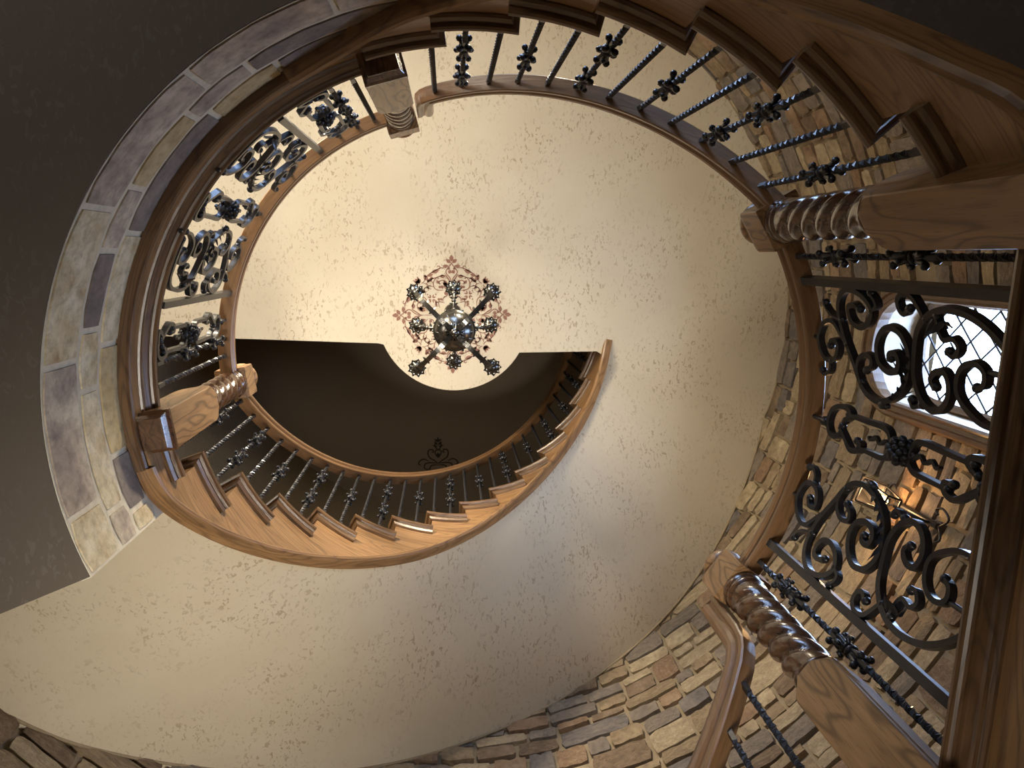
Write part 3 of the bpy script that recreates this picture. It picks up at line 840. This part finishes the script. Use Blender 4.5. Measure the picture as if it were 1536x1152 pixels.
# (the first stroke runs from the small upper curl over the shoulder, down the stem, round the big lower curl)
STROKES = [
    (A1, .0095),
    ([(0.225, 0.798), (0.202, 0.775), (0.205, 0.741), (0.236, 0.741), (0.268, 0.769), (0.275, 0.822), (0.248, 0.856), (0.201, 0.865), (0.154, 0.827), (0.133, 0.779), (0.14, 0.743), (0.17, 0.715), (0.207, 0.682)], .008),
    ([(0.279, 0.793), (0.311, 0.799), (0.331, 0.834), (0.322, 0.861)], .0065),
    ([(0.023, 0.495), (0.043, 0.477), (0.065, 0.476), (0.082, 0.51)], .0065),
    ([(0.073, 0.789), (0.097, 0.775), (0.115, 0.745), (0.126, 0.70)], .0055),
    ([(0.278, 0.577), (0.261, 0.543), (0.234, 0.537), (0.226, 0.574), (0.246, 0.61), (0.282, 0.622), (0.322, 0.604)], .008),
    ([(0.06, 0.317), (0.076, 0.337), (0.065, 0.357), (0.036, 0.357), (0.016, 0.328), (0.021, 0.293), (0.046, 0.271), (0.085, 0.25)], .008),
    ([(0.30, -0.06), (0.235, -0.072), (0.165, -0.058), (0.112, -0.018), (0.072, 0.04), (0.053, 0.101), (0.051, 0.168), (0.07, 0.229), (0.108, 0.279), (0.157, 0.306), (0.237, 0.324), (0.287, 0.314), (0.323, 0.286), (0.339, 0.244), (0.326, 0.206), (0.293, 0.181), (0.255, 0.176), (0.225, 0.191), (0.226, 0.224), (0.251, 0.25), (0.272, 0.238)], .0095),
    ([(0.327, 0.344), (0.346, 0.329), (0.333, 0.296)], .0065),
    ([(0.246, 0.078), (0.235, 0.048), (0.202, 0.04), (0.183, 0.065), (0.188, 0.105), (0.217, 0.136), (0.258, 0.146), (0.287, 0.133), (0.309, 0.104), (0.332, 0.056), (0.336, 0.01)], .008),
    ([(0.166, 0.175), (0.176, 0.152), (0.15, 0.127), (0.127, 0.145), (0.134, 0.182), (0.108, 0.198), (0.07, 0.20)], .007)]
# two link pins up to the rail
def panel(par, az0, zf, zr, su=1.0, mirror=False):
    """az0: azimuth of the post side; panel spans u 0..0.40 towards the rosette post"""
    sg = -1 if mirror else 1
    mbp = MB(); zk = (zr - zf)/0.905
    root = None
    for k, (s, w) in enumerate(STROKES):
        mb = MB()
        s2 = [(sg*p[0], (p[1] if zf < 2 else max(p[1], 0.012))*zk) for p in s]
        scroll_bar(mb, s2, az0, zf, su, w)
        if root is None:
            root = mb.build('scroll_panel', IRON, par)
        else: mb.build('scroll', IRON, root)
    # acanthus leaves along the lower curl, hanging bud, pin to the rail
    mb = MB()
    def C(u, v, dr=0): return P(RC + dr, az0 + degrees(sg*u*su/RC), zf + v*zk)
    out = [(0.352, 0.455), (0.338, 0.425), (0.318, 0.398), (0.294, 0.374), (0.262, 0.356), (0.228, 0.345)]
    for i, (u, v) in enumerate(out):
        un, vn = (out + [(0.19, 0.345)])[i+1]
        for dr in (-1, 1):
            b = C(u, v, dr*.004); tip = C(un - .004, vn + .002, dr*.020); mid_ = C((u+un)/2, (v+vn)/2, dr*.006)
            leaf(mb, b, tip, .0085, (C(u, v - .01, dr*.012) - C(u, v)), None, 4)
    for i, (u, v) in enumerate([(0.285, 0.366), (0.255, 0.353), (0.225, 0.345)]):
        leaf(mb, C(u, v, 0), C(u - .028, v + .045 - .012*i, -.006), .007, C(u - .03, v + .01, -.004) - C(u, v), None, 4)
    for i, (u, v) in enumerate([(0.085, 0.175), (0.075, 0.20), (0.07, 0.22)]):
        for dr in (-1, 1): leaf(mb, C(u, v, dr*.004), C(u + .03 + .012*i, v + .03 - .016*i, dr*.022), .011, (C(u, v, dr*.014) - C(u, v)), None)
    for k in range(3):
        leaf(mb, C(0.345, 0.44, 0), C(0.352, 0.47, (k-1)*.012), .006, C(0.352, 0.47, .006) - C(0.352, 0.47), None)
    mb.ball(C(0.372, 0.485), .016, 8, 6, 1.5); mb.ball(C(0.372, 0.463), .009, 7, 4)
    mb.tube([C(0.345, 0.455), C(0.365, 0.468), C(0.372, 0.48)], .004, 5)
    ac = mb.build('acanthus_leaf', IRON, root); ac['kind'] = 'stuff'
    mb = MB(); mb.tube([C(0.205, 0.86), C(0.205, 0.93)], .008, 6); mb.tube([C(0.02, 0.61), C(0.0, 0.61)], .006, 6); mb.tube([C(0.333, 0.0), C(0.336, -.05)], .008, 6)
    if zf < 2: mb.tube([C(0.20, 0.045), C(0.20, -.235)], .008, 6); mb.tube([C(0.336, -.04), C(0.336, -.235)], .008, 6)
    mb.build('fixing_pin', IRON, root)['kind'] = 'stuff'
KC = [(-0.03, 0.691), (-0.055, 0.652), (-0.074, 0.672), (-0.074, 0.722), (-0.052, 0.771), (-0.008, 0.791), (0.028, 0.772), (0.035, 0.734), (0.016, 0.705), (-0.01, 0.707)]
KUP = [(-0.056, 0.672), (-0.058, 0.563), (-0.061, 0.471), (-0.048, 0.435), (-0.015, 0.42)]
KLO = [(-0.002, 0.71), (0.027, 0.67), (0.054, 0.628), (0.046, 0.588), (0.021, 0.577), (0.018, 0.607)]
KL2 = [(0.036, 0.590), (0.035, 0.502), (0.032, 0.448), (0.012, 0.42), (-0.010, 0.42)]
def rosette_post(par, az, zf, zr, mirror=False):
    sg = -1 if mirror else 1; zk = (zr - zf)/0.905; mid = 0.372
    mb = MB(); c = az
    mb.tube([P(RC, az, zf + 0.79*zk), P(RC, az, zr)], .0085, 6)
    mb.lathe([(.009, -.02), (.018, -.012), (.013, 0), (.018, .012), (.009, .02)], tuple(P(RC, az, zf + .815*zk)), 10)
    root = mb.build('rosette_post', IRON, par)
    mb = MB(); mb.tube([P(RC, az, zf - (.01 if zf > 2 else .21)), P(RC, az, zf + (2*mid - 0.79)*zk + .03)], .0085, 6); mb.build('stem', IRON, root)
    for pts, w in ((KC, .0085), (KUP, .0085), (KLO, .0085), (KL2, .0085)):
        mb = MB(); scroll_bar(mb, [(sg*p[0], p[1]*zk) for p in pts], az, zf, 1.0, w); mb.build('scroll', IRON, root)
        mb = MB(); scroll_bar(mb, [(sg*p[0], max(0.0, 2*mid - p[1])*zk) for p in pts], az, zf, 1.0, w); mb.build('scroll', IRON, root)
    for s in (1, -1):
        mb = MB(); pts = []
        for i in range(15):
            t = i/14; pts.append((sg*(-0.012 + .008*sin(t*pi*5)), (mid + s*(.045 + .13*t))*zk))
        scroll_bar(mb, pts, az, zf, 1.0, .005, .006, True, (False, False)); mb.build('wavy_twig', IRON, root)
    mb = MB(); cc = P(RC, az, zf + mid*zk) + Vector((cos(radians(az+90)), sin(radians(az+90)), 0))*(-.010*sg)
    r = random.Random(3); mb.ball(cc, .032, 8, 6)
    for k in range(34):
        zz = -0.95 + 1.9*(k + .5)/34; th = k*2.39996; rr = sqrt(1 - zz*zz)
        d = Vector((rr*cos(th), rr*sin(th), zz)); up = Vector((0, 0, 1)).cross(d)
        if up.length < .01: continue
        mb.ball(cc + d*(.034 + r.uniform(-.003, .004)), r.uniform(.011, .015), 7, 4)
    mb.build('rosette', IRON, root)

ramp2 = lambda a: 2.665 + (323.8 - a)*0.01690
ramp3 = lambda a: 4.16 + (167.1 - a)*0.02476
Z1R, Z2R = 2.645, 4.02
ramp1 = lambda a: 2.153 - (a - 50.4)*0.0229
# lower landing balustrade (right side of the photo)
b1 = balustrade('black wrought-iron balustrade with big scrolls in front of the arched window at the right', [(a, Z1R) for a in frange(333.0+60.2, 333.4, 40)], P(RC, 3.5, L1))
for az, cz in ((336.6, (2.37, 1.965)), (31.1, (2.385, 1.99))): baluster(b1, az, L1, Z1R + .005, cz)
for az in (340.7, 27.3): square_post(b1, az, L1, Z1R + .005)
rosette_post(b1, 3.9, 1.71, Z1R)
panel(b1, 340.8, 1.71, Z1R, 1.0, False)
panel(b1, 27.2, 1.71, Z1R, 1.0, True)
# flight balustrade across the top
p2 = [(a, ramp2(a)) for a in frange(327.5, 263.2, 44)] + [(261.6, ramp2(261.6)), (260.2, ramp2(261) + .03), (259.3, ramp2(260) + .08), (259.0, 3.92), (258.95, 4.10)]
b2 = balustrade('black twisted-baluster balustrade with dark handrail curving across the top of the photo', p2, P(RC, 290, L1))
C2z = {0: (0,), 2: (2.266, 2.663), 4: (2.639,), 6: (2.63, 3.056), 8: (3.008,), 10: (2.965, 3.388)}
for k in range(12):
    az = 323.7 - 5.47*k
    zt = [z for a, z in T2 if az <= a - 1.0]; z0 = zt[-1] if zt else 1.715
    cz = {0: (2.224,), **{q: C2z[q] for q in C2z if q}}.get(k, ())
    baluster(b2, az, z0, ramp2(az) + .006, cz)
# stone-banded landing balustrade
b3 = balustrade('black iron scroll balustrade with golden handrail above the curved stone band at the left', [(a, Z2R) for a in frange(251.5, 175.2, 50)], P(RC, 213, L2))
for az, cz in ((179.3, ()), (183.4, (3.45, 3.855)), (244.8, (3.383, 3.74)), (249.0, ())): baluster(b3, az, L2, Z2R + .005, cz)
for az in (194.3, 234.6): square_post(b3, az, L2, Z2R + .005)
for az, mr in ((187.8, False), (240.2, True), (214.4, False)): rosette_post(b3, az, L2, Z2R, mr)
panel(b3, 194.8, L2, Z2R, 0.86, False)
panel(b3, 234.1, L2, Z2R, 0.86, True)
# upper flight balustrade
b4 = balustrade('golden oak handrail on twisted iron balusters along the upper flight of stairs', [(a, ramp3(a)) for a in frange(168.8, 12, 80)], P(RC, 90, T3[8][1]))
COLS3 = {0: (3.739,), 2: (3.767, 4.157), 4: (4.196,), 6: (4.259, 4.646), 8: (4.711,), 10: (4.759, 5.151), 12: (5.241,), 14: (5.299, 5.672), 16: (5.733,), 18: (5.832, 6.239), 20: (6.25,)}
for k in range(30):
    az = 167.0 - 5.19*k
    zt = [z for a, z in T3 if az <= a - 0.9]; z0 = zt[-1] if zt else L2
    cz = COLS3.get(k, ())
    if k > 20 and k % 2 == 0: cz = (z0 + .42,) if k % 4 == 0 else (z0 + .25, z0 + .63)
    baluster(b4, az, z0, ramp3(az) + .006, cz)
# bottom flight balustrade (lower right)
p1 = [(a, ramp1(a)) for a in frange(112, 45.2, 36)] + [(43.9, ramp1(43.9)), (42.4, ramp1(42.4) + .012), (41.4, 2.395), (41.0, 2.47), (40.95, 2.69)]
b5 = balustrade('bent dark handrail dropping from the lower right newel with two thin twisted balusters', p1, P(RC, 60, 0.9))
for k in range(10):
    az = 46.2 + 5.6*k
    zt = [z for a, z in T1s if az <= a - 1.0]; z0 = max(zt) if zt else T1s[-1][1] - .19
    baluster(b5, az, z0, ramp1(az) + .006, (z0 + .4,) if k % 2 else ())

# ------------------------------------------------------------------ chandelier
CX, CY = -0.055, -0.03
ch = thing('chandelier', (CX, CY, 4.62 + H), 'dark pewter eight-arm chandelier hanging before the ceiling stencil', 'chandelier')
def CHB(mb, name, mat, par=ch):
    me = mb.mesh(name, mat); mb.fix(me); o = bpy.data.objects.new(name, me); COL.objects.link(o); o.parent = par; return o
mb = MB()
bowl = [(.001, .0), (.012, .006), (.02, .02), (.012, .03), (.022, .036), (.034, .046), (.03, .056), (.06, .066), (.095, .092), (.118, .13), (.124, .165), (.132, .17), (.132, .186), (.12, .19), (.10, .20), (.05, .23), (.03, .30), (.045, .34), (.03, .38), (.022, .5), (.03, .56), (.02, .62)]
mb.lathe(bowl, n=32); CHB(mb, 'bowl', PEWTER)
mb = MB()
for k in range(16):
    a = 2*pi*k/16; d = Vector((cos(a), sin(a), 0)); s = Vector((-sin(a), cos(a), 0))
    leaf(mb, d*.05 + Vector((0, 0, .060)), d*.112 + Vector((0, 0, .120)), .010, Vector((0, 0, -.006)) + d*.004, s)
    mb.ball(d*.134 + Vector((0, 0, .178)), .009, 6, 4)
CHB(mb, 'bowl_ornament', PEWTER)
mb = MB(); mb.tube([(0, 0, .6), (0, 0, ZS - 4.62 - .06)], .008, 8)
for k in range(int((ZS - 4.62 - .7)/.06)):
    mb.lathe([(.009, 0), (.014, .012), (.009, .024)], (0, 0, .64 + .06*k), 8)
CHB(mb, 'chain', PEWTER)
mb = MB(); mb.lathe([(.012, ZS-4.62-.07), (.03, ZS-4.62-.06), (.065, ZS-4.62-.025), (.07, ZS-4.62), (.001, ZS-4.62)], n=20); CHB(mb, 'canopy', PEWTER)
for k in range(8):
    low = k % 2 == 0; a = radians(45*k + 45); d = Vector((cos(a), sin(a), 0)); s = Vector((-sin(a), cos(a), 0))
    R_ = .335 if low else .245; zc = .19 if low else .54
    mb = MB()
    if low:
        pts = spline([d*.03 + Vector((0, 0, .045)), d*.10 + Vector((0, 0, .03)), d*.2 + Vector((0, 0, .045)), d*.29 + Vector((0, 0, .09)), d*.335 + Vector((0, 0, .17))], 5)
        rows = []
        for i, p in enumerate(pts):
            t = (pts[min(i+1, len(pts)-1)] - pts[max(i-1, 0)]).normalized(); n_ = s.cross(t)
            rows.append([p + s*x + n_*y for x, y in ((-.015, -.005), (.015, -.005), (.015, .005), (-.015, .005))])
        mb.sweep(rows)
    else:
        pts = spline([d*.03 + Vector((0, 0, .40)), d*.09 + Vector((0, 0, .36)), d*.16 + Vector((0, 0, .38)), d*.22 + Vector((0, 0, .44)), d*.245 + Vector((0, 0, .52))], 5)
        mb.tube(pts, .0085, 6)
        for t in (.35, .55, .75): mb.ball(pts[int(t*len(pts))], .016, 8, 5)
    arm = CHB(mb, 'arm', PEWTER)
    mb = MB()
    for t in (.45, .6, .75):
        p = pts[int(t*len(pts))]
        for sg in (-1, 1): leaf(mb, p, p + s*sg*.03 + Vector((0, 0, .03)) + d*.01, .009, Vector((0, 0, .012)), None, 4)
    CHB(mb, 'arm_leaf', PEWTER, arm)
    mb = MB(); c = d*R_
    mb.lathe([(.001, zc-.03), (.012, zc-.025), (.02, zc-.012), (.014, zc-.004), (.03, zc+.004), (.046, zc+.018), (.05, zc+.026), (.045, zc+.028), (.02, zc+.022)], (c.x, c.y, 0), 16)
    for q in range(9):
        b = 2*pi*q/9; e = Vector((cos(b), sin(b), 0))
        leaf(mb, c + e*.022 + Vector((0, 0, zc+.004)), c + e*.060 + Vector((0, 0, zc+.022)), .017, Vector((0, 0, -.014)), None, 4)
    cup = CHB(mb, 'candle_cup', PEWTER, arm)
    mb = MB(); mb.lathe([(.013, zc+.02), (.013, zc+.12), (.001, zc+.12)], (c.x, c.y, 0), 10); CHB(mb, 'candle', CANDLE, arm)
    mb = MB(); mb.lathe([(.008, zc+.12), (.014, zc+.145), (.009, zc+.175), (.001, zc+.195)], (c.x, c.y, 0), 8); CHB(mb, 'bulb', BULB_OFF, arm)

# ------------------------------------------------------------------ painted stencils (flat)
def flat_ribbon(mb, pts, w, z, cx, cy):
    q = spline(pts, 5); n = len(q); L, R = [], []
    for i, p in enumerate(q):
        t = (q[min(i+1, n-1)] - q[max(i-1, 0)])
        t = t.normalized() if t.length > 0 else Vector((1, 0)); nn = Vector((-t.y, t.x)); e = .5 + .5*min(1, min(i, n-1-i)/5)
        L.append((cx + p.x + nn.x*w*e, cy + p.y + nn.y*w*e, z)); R.append((cx + p.x - nn.x*w*e, cy + p.y - nn.y*w*e, z))
    mb.grid([L, R], smooth=False)
def flat_leaf(mb, b, t, w, z, cx, cy):
    b, t = Vector(b), Vector(t); d = t - b; n = Vector((-d.y, d.x)).normalized()
    ps = [b, b + d*.3 + n*w*.8, b + d*.55 + n*w, b + d*.8 + n*w*.55, t, b + d*.8 - n*w*.55, b + d*.55 - n*w, b + d*.3 - n*w*.8]
    mb.add([(cx + p.x, cy + p.y, z) for p in ps], [tuple(range(8))])
def flat_dot(mb, c, r, z, cx, cy):
    mb.add([(cx + c[0] + r*cos(2*pi*k/8), cy + c[1] + r*sin(2*pi*k/8), z) for k in range(8)], [tuple(range(8))])
def both_sides(fn):
    fn(1); fn(-1)
mb = MB(); zst = ZS + H - .002
MXC, MYC = -0.06, -0.005
for q in range(4):
    R = Matrix.Rotation(q*pi/2, 2)
    def T(p, s=1): return tuple(R @ Vector((p[0]*s, -p[1])))
    for s in (1, -1):
        rib = lambda pts, w=.0028: flat_ribbon(mb, [T(p, s) for p in pts], w*1.35, zst, MXC, MYC)
        lf = lambda b, t, w: flat_leaf(mb, T(b, s), T(t, s), w*1.3, zst, MXC, MYC)
        dt = lambda c, r: flat_dot(mb, T(c, s), r, zst, MXC, MYC)
        rib([(0, .24), (.012, .30), (.04, .335), (.045, .36), (.025, .39), (.008, .41), (0, .43)], .003)
        rib([(.004, .26), (.03, .30), (.05, .33)], .004)
        lf((.005, .425), (.045, .455), .012); lf((.02, .40), (.075, .40), .010); lf((.0, .345), (.028, .362), .013)
        rib([(.04, .385), (.09, .385), (.13, .365), (.16, .35), (.19, .33)]); lf((.10, .368), (.165, .345), .013); rib([(.10, .37), (.095, .395), (.11, .4), (.118, .39)])
        rib([(.19, .33), (.21, .31), (.215, .29)]); lf((.195, .315), (.225, .29), .02); lf((.205, .318), (.23, .325), .007); lf((.195, .29), (.19, .265), .008)
        rib([(.03, .20), (.06, .23), (.05, .26), (.075, .285), (.10, .275), (.10, .255), (.085, .258)]); lf((.035, .215), (.062, .29), .016); lf((.03, .245), (.075, .262), .010)
        rib([(.05, .325), (.09, .32), (.13, .30), (.15, .26), (.14, .22), (.11, .205), (.07, .205)]); lf((.05, .315), (.10, .318), .012); lf((.10, .255), (.125, .285), .010); lf((.085, .235), (.11, .225), .010); lf((.07, .215), (.085, .245), .010)
        rib([(.15, .26), (.165, .28), (.16, .30), (.145, .295)]); rib([(.15, .23), (.18, .24), (.21, .235)])
        rib([(.03, .19), (.04, .16), (.07, .14), (.075, .11)]); lf((.035, .17), (.065, .185), .010); lf((.08, .12), (.095, .14), .008); dt((.06, .15), .006)
        rib([(.215, .29), (.235, .265), (.25, .262)]); lf((.255, .268), (.272, .30), .009); lf((.258, .262), (.29, .278), .009)
        rib([(.20, .235), (.225, .215), (.22, .19), (.20, .195)]); rib([(.06, .10), (.10, .11), (.13, .10)]); rib([(.23, .26), (.20, .25), (.19, .22), (.165, .215)])
        rib([(.25, .21), (.275, .19), (.30, .15), (.31, .11)]); lf((.27, .20), (.30, .16), .011); lf((.15, .305), (.18, .30), .009); lf((.215, .19), (.235, .20), .008); lf((.12, .10), (.14, .115), .009)
        lf((.15, .335), (.20, .318), .010); lf((.015, .37), (.03, .39), .009); dt((.30, .11), .006); dt((.18, .24), .005)
    # corner leaf sprays and quatrefoils (on the diagonals)
    for (x, y) in ((.135, .165),):
        c = T((x, y))
        for dx, dy in ((1, 1), (1, -1), (-1, 1), (-1, -1)):
            for (ax, ay) in ((1, .45), (.45, 1)): flat_leaf(mb, (c[0] + dx*.006, c[1] + dy*.006), (c[0] + dx*.036*ax, c[1] + dy*.036*ay), .006, zst, MXC, MYC)
            flat_dot(mb, (c[0] + dx*.034, c[1] + dy*.034), .006, zst, MXC, MYC)
    for k in (-1, 0, 1):
        b = T((.262, .262)); t = Vector(T((.30, .30))) + Vector(T((.018*k, -.018*k)))
        flat_leaf(mb, b, t, .010, zst, MXC, MYC)
    flat_leaf(mb, T((0, .435)), T((0, .492)), .018, zst, MXC, MYC)
    flat_ribbon(mb, [T((0, .24)), T((0, .20)), T((0, .16))], .003, zst, MXC, MYC)
st = mb.build('ceiling_stencil', STENCIL, None, False)
tag(st, 'brown floral stencil medallion painted on the cream ceiling behind the chandelier', 'stencil')
mb = MB(); zs2 = 9.6 + H - .002; SX, SY = -0.245, 2.16
for s in (1, -1):
    f = lambda pts, w=.008: flat_ribbon(mb, [(p[0]*s, -p[1]) for p in pts], w, zs2, SX, SY)
    f([(0, .02), (.05, .06), (.11, .10), (.13, .16), (.11, .20), (.07, .20), (.06, .17), (.085, .165)]); f([(0, .02), (.08, .03), (.16, .02), (.18, -.03), (.14, -.06), (.11, -.04)])
    f([(.0, .0), (.06, .0), (.10, -.02), (.11, -.08)]); f([(.12, .05), (.18, .08), (.23, .06), (.25, .02), (.22, 0)]); f([(.0, .20), (.03, .23), (.04, .27), (.02, .30)])
    flat_leaf(mb, (0, -.26), (.05*s, -.31), .014, zs2, SX, SY); flat_leaf(mb, (0, -.30), (.045*s, -.345), .012, zs2, SX, SY); flat_leaf(mb, (.0, -.24), (.075*s, -.26), .010, zs2, SX, SY)
    f([(0, .12), (.03, .14), (.04, .17), (.02, .20), (0, .19)], .007)
flat_leaf(mb, (0, -.29), (0, -.37), .014, zs2, SX, SY); flat_leaf(mb, (0, -.09), (0, -.16), .03, zs2, SX, SY)
st2 = mb.build('ceiling_stencil', STENCIL_D, None, False)
tag(st2, 'black scroll stencil painted on the dark upper ceiling above the handrail', 'stencil')

# ------------------------------------------------------------------ wall sconce
SAZ, SZ = 20.8, 4.12
sc = thing('wall_sconce', P(2.74, SAZ, SZ), 'lit black iron lantern sconce on the stone wall behind the scroll balustrade', 'wall lamp')
def SP(s_, y, z): # s along wall, y inwards from the wall
    return P(2.76 - y, SAZ + degrees(s_/2.7), SZ + z)
mb = MB()
mb.tube([SP(0, .0, -.28), SP(0, .0, .12)], .02, 6); mb.tube([SP(0, 0, -.2), SP(0, .06, -.25), SP(0, .13, -.2), SP(0, .15, -.08)], .009, 6)
for sg in (-1, 1):
    mb.tube(spline([SP(0, .01, -.3), SP(sg*.06, .02, -.36), SP(sg*.1, .03, -.30), SP(sg*.08, .03, -.25), SP(sg*.06, .03, -.28)], 4), .007, 6)
    mb.tube(spline([SP(0, .01, .1), SP(sg*.06, .02, .2), SP(sg*.1, .03, .17), SP(sg*.08, .03, .13)], 4), .006, 6)
mb.build('bracket', IRON, sc)
mb = MB()
for sx in (-1, 1):
    for sy in (-1, 1): mb.tube([SP(sx*.045, .15 + sy*.045, -.06), SP(sx*.075, .15 + sy*.075, .16)], .006, 5)
for z, r in ((-.06, .045), (.16, .075)):
    q = [SP(r, .15 + r, z), SP(r, .15 - r, z), SP(-r, .15 - r, z), SP(-r, .15 + r, z), SP(r, .15 + r, z)]
    for a, b in zip(q, q[1:]): mb.tube([a, b], .007, 5)
q = [SP(.09, .24, .165), SP(.09, .06, .165), SP(-.09, .06, .165), SP(-.09, .24, .165)]
for k in range(4): mb.add([q[k], q[(k+1) % 4], SP(0, .15, .27)], [(0, 1, 2)])
mb.ball(SP(0, .15, .28), .018, 8, 5)
mb.build('lantern_cage', IRON, sc)
mb = MB(); c = SP(0, .15, .03)
mb.lathe([(.001, -.03), (.02, -.02), (.028, .01), (.018, .05), (.001, .08)], tuple(c), 10); mb.build('bulb', FLAME, sc)
pl = bpy.data.lights.new('sconce_light', 'POINT'); pl.energy = 9; pl.color = (1.0, 0.55, 0.22); pl.shadow_soft_size = .04
po = bpy.data.objects.new('sconce_light', pl); COL.objects.link(po); po.location = SP(0, .17, .12)
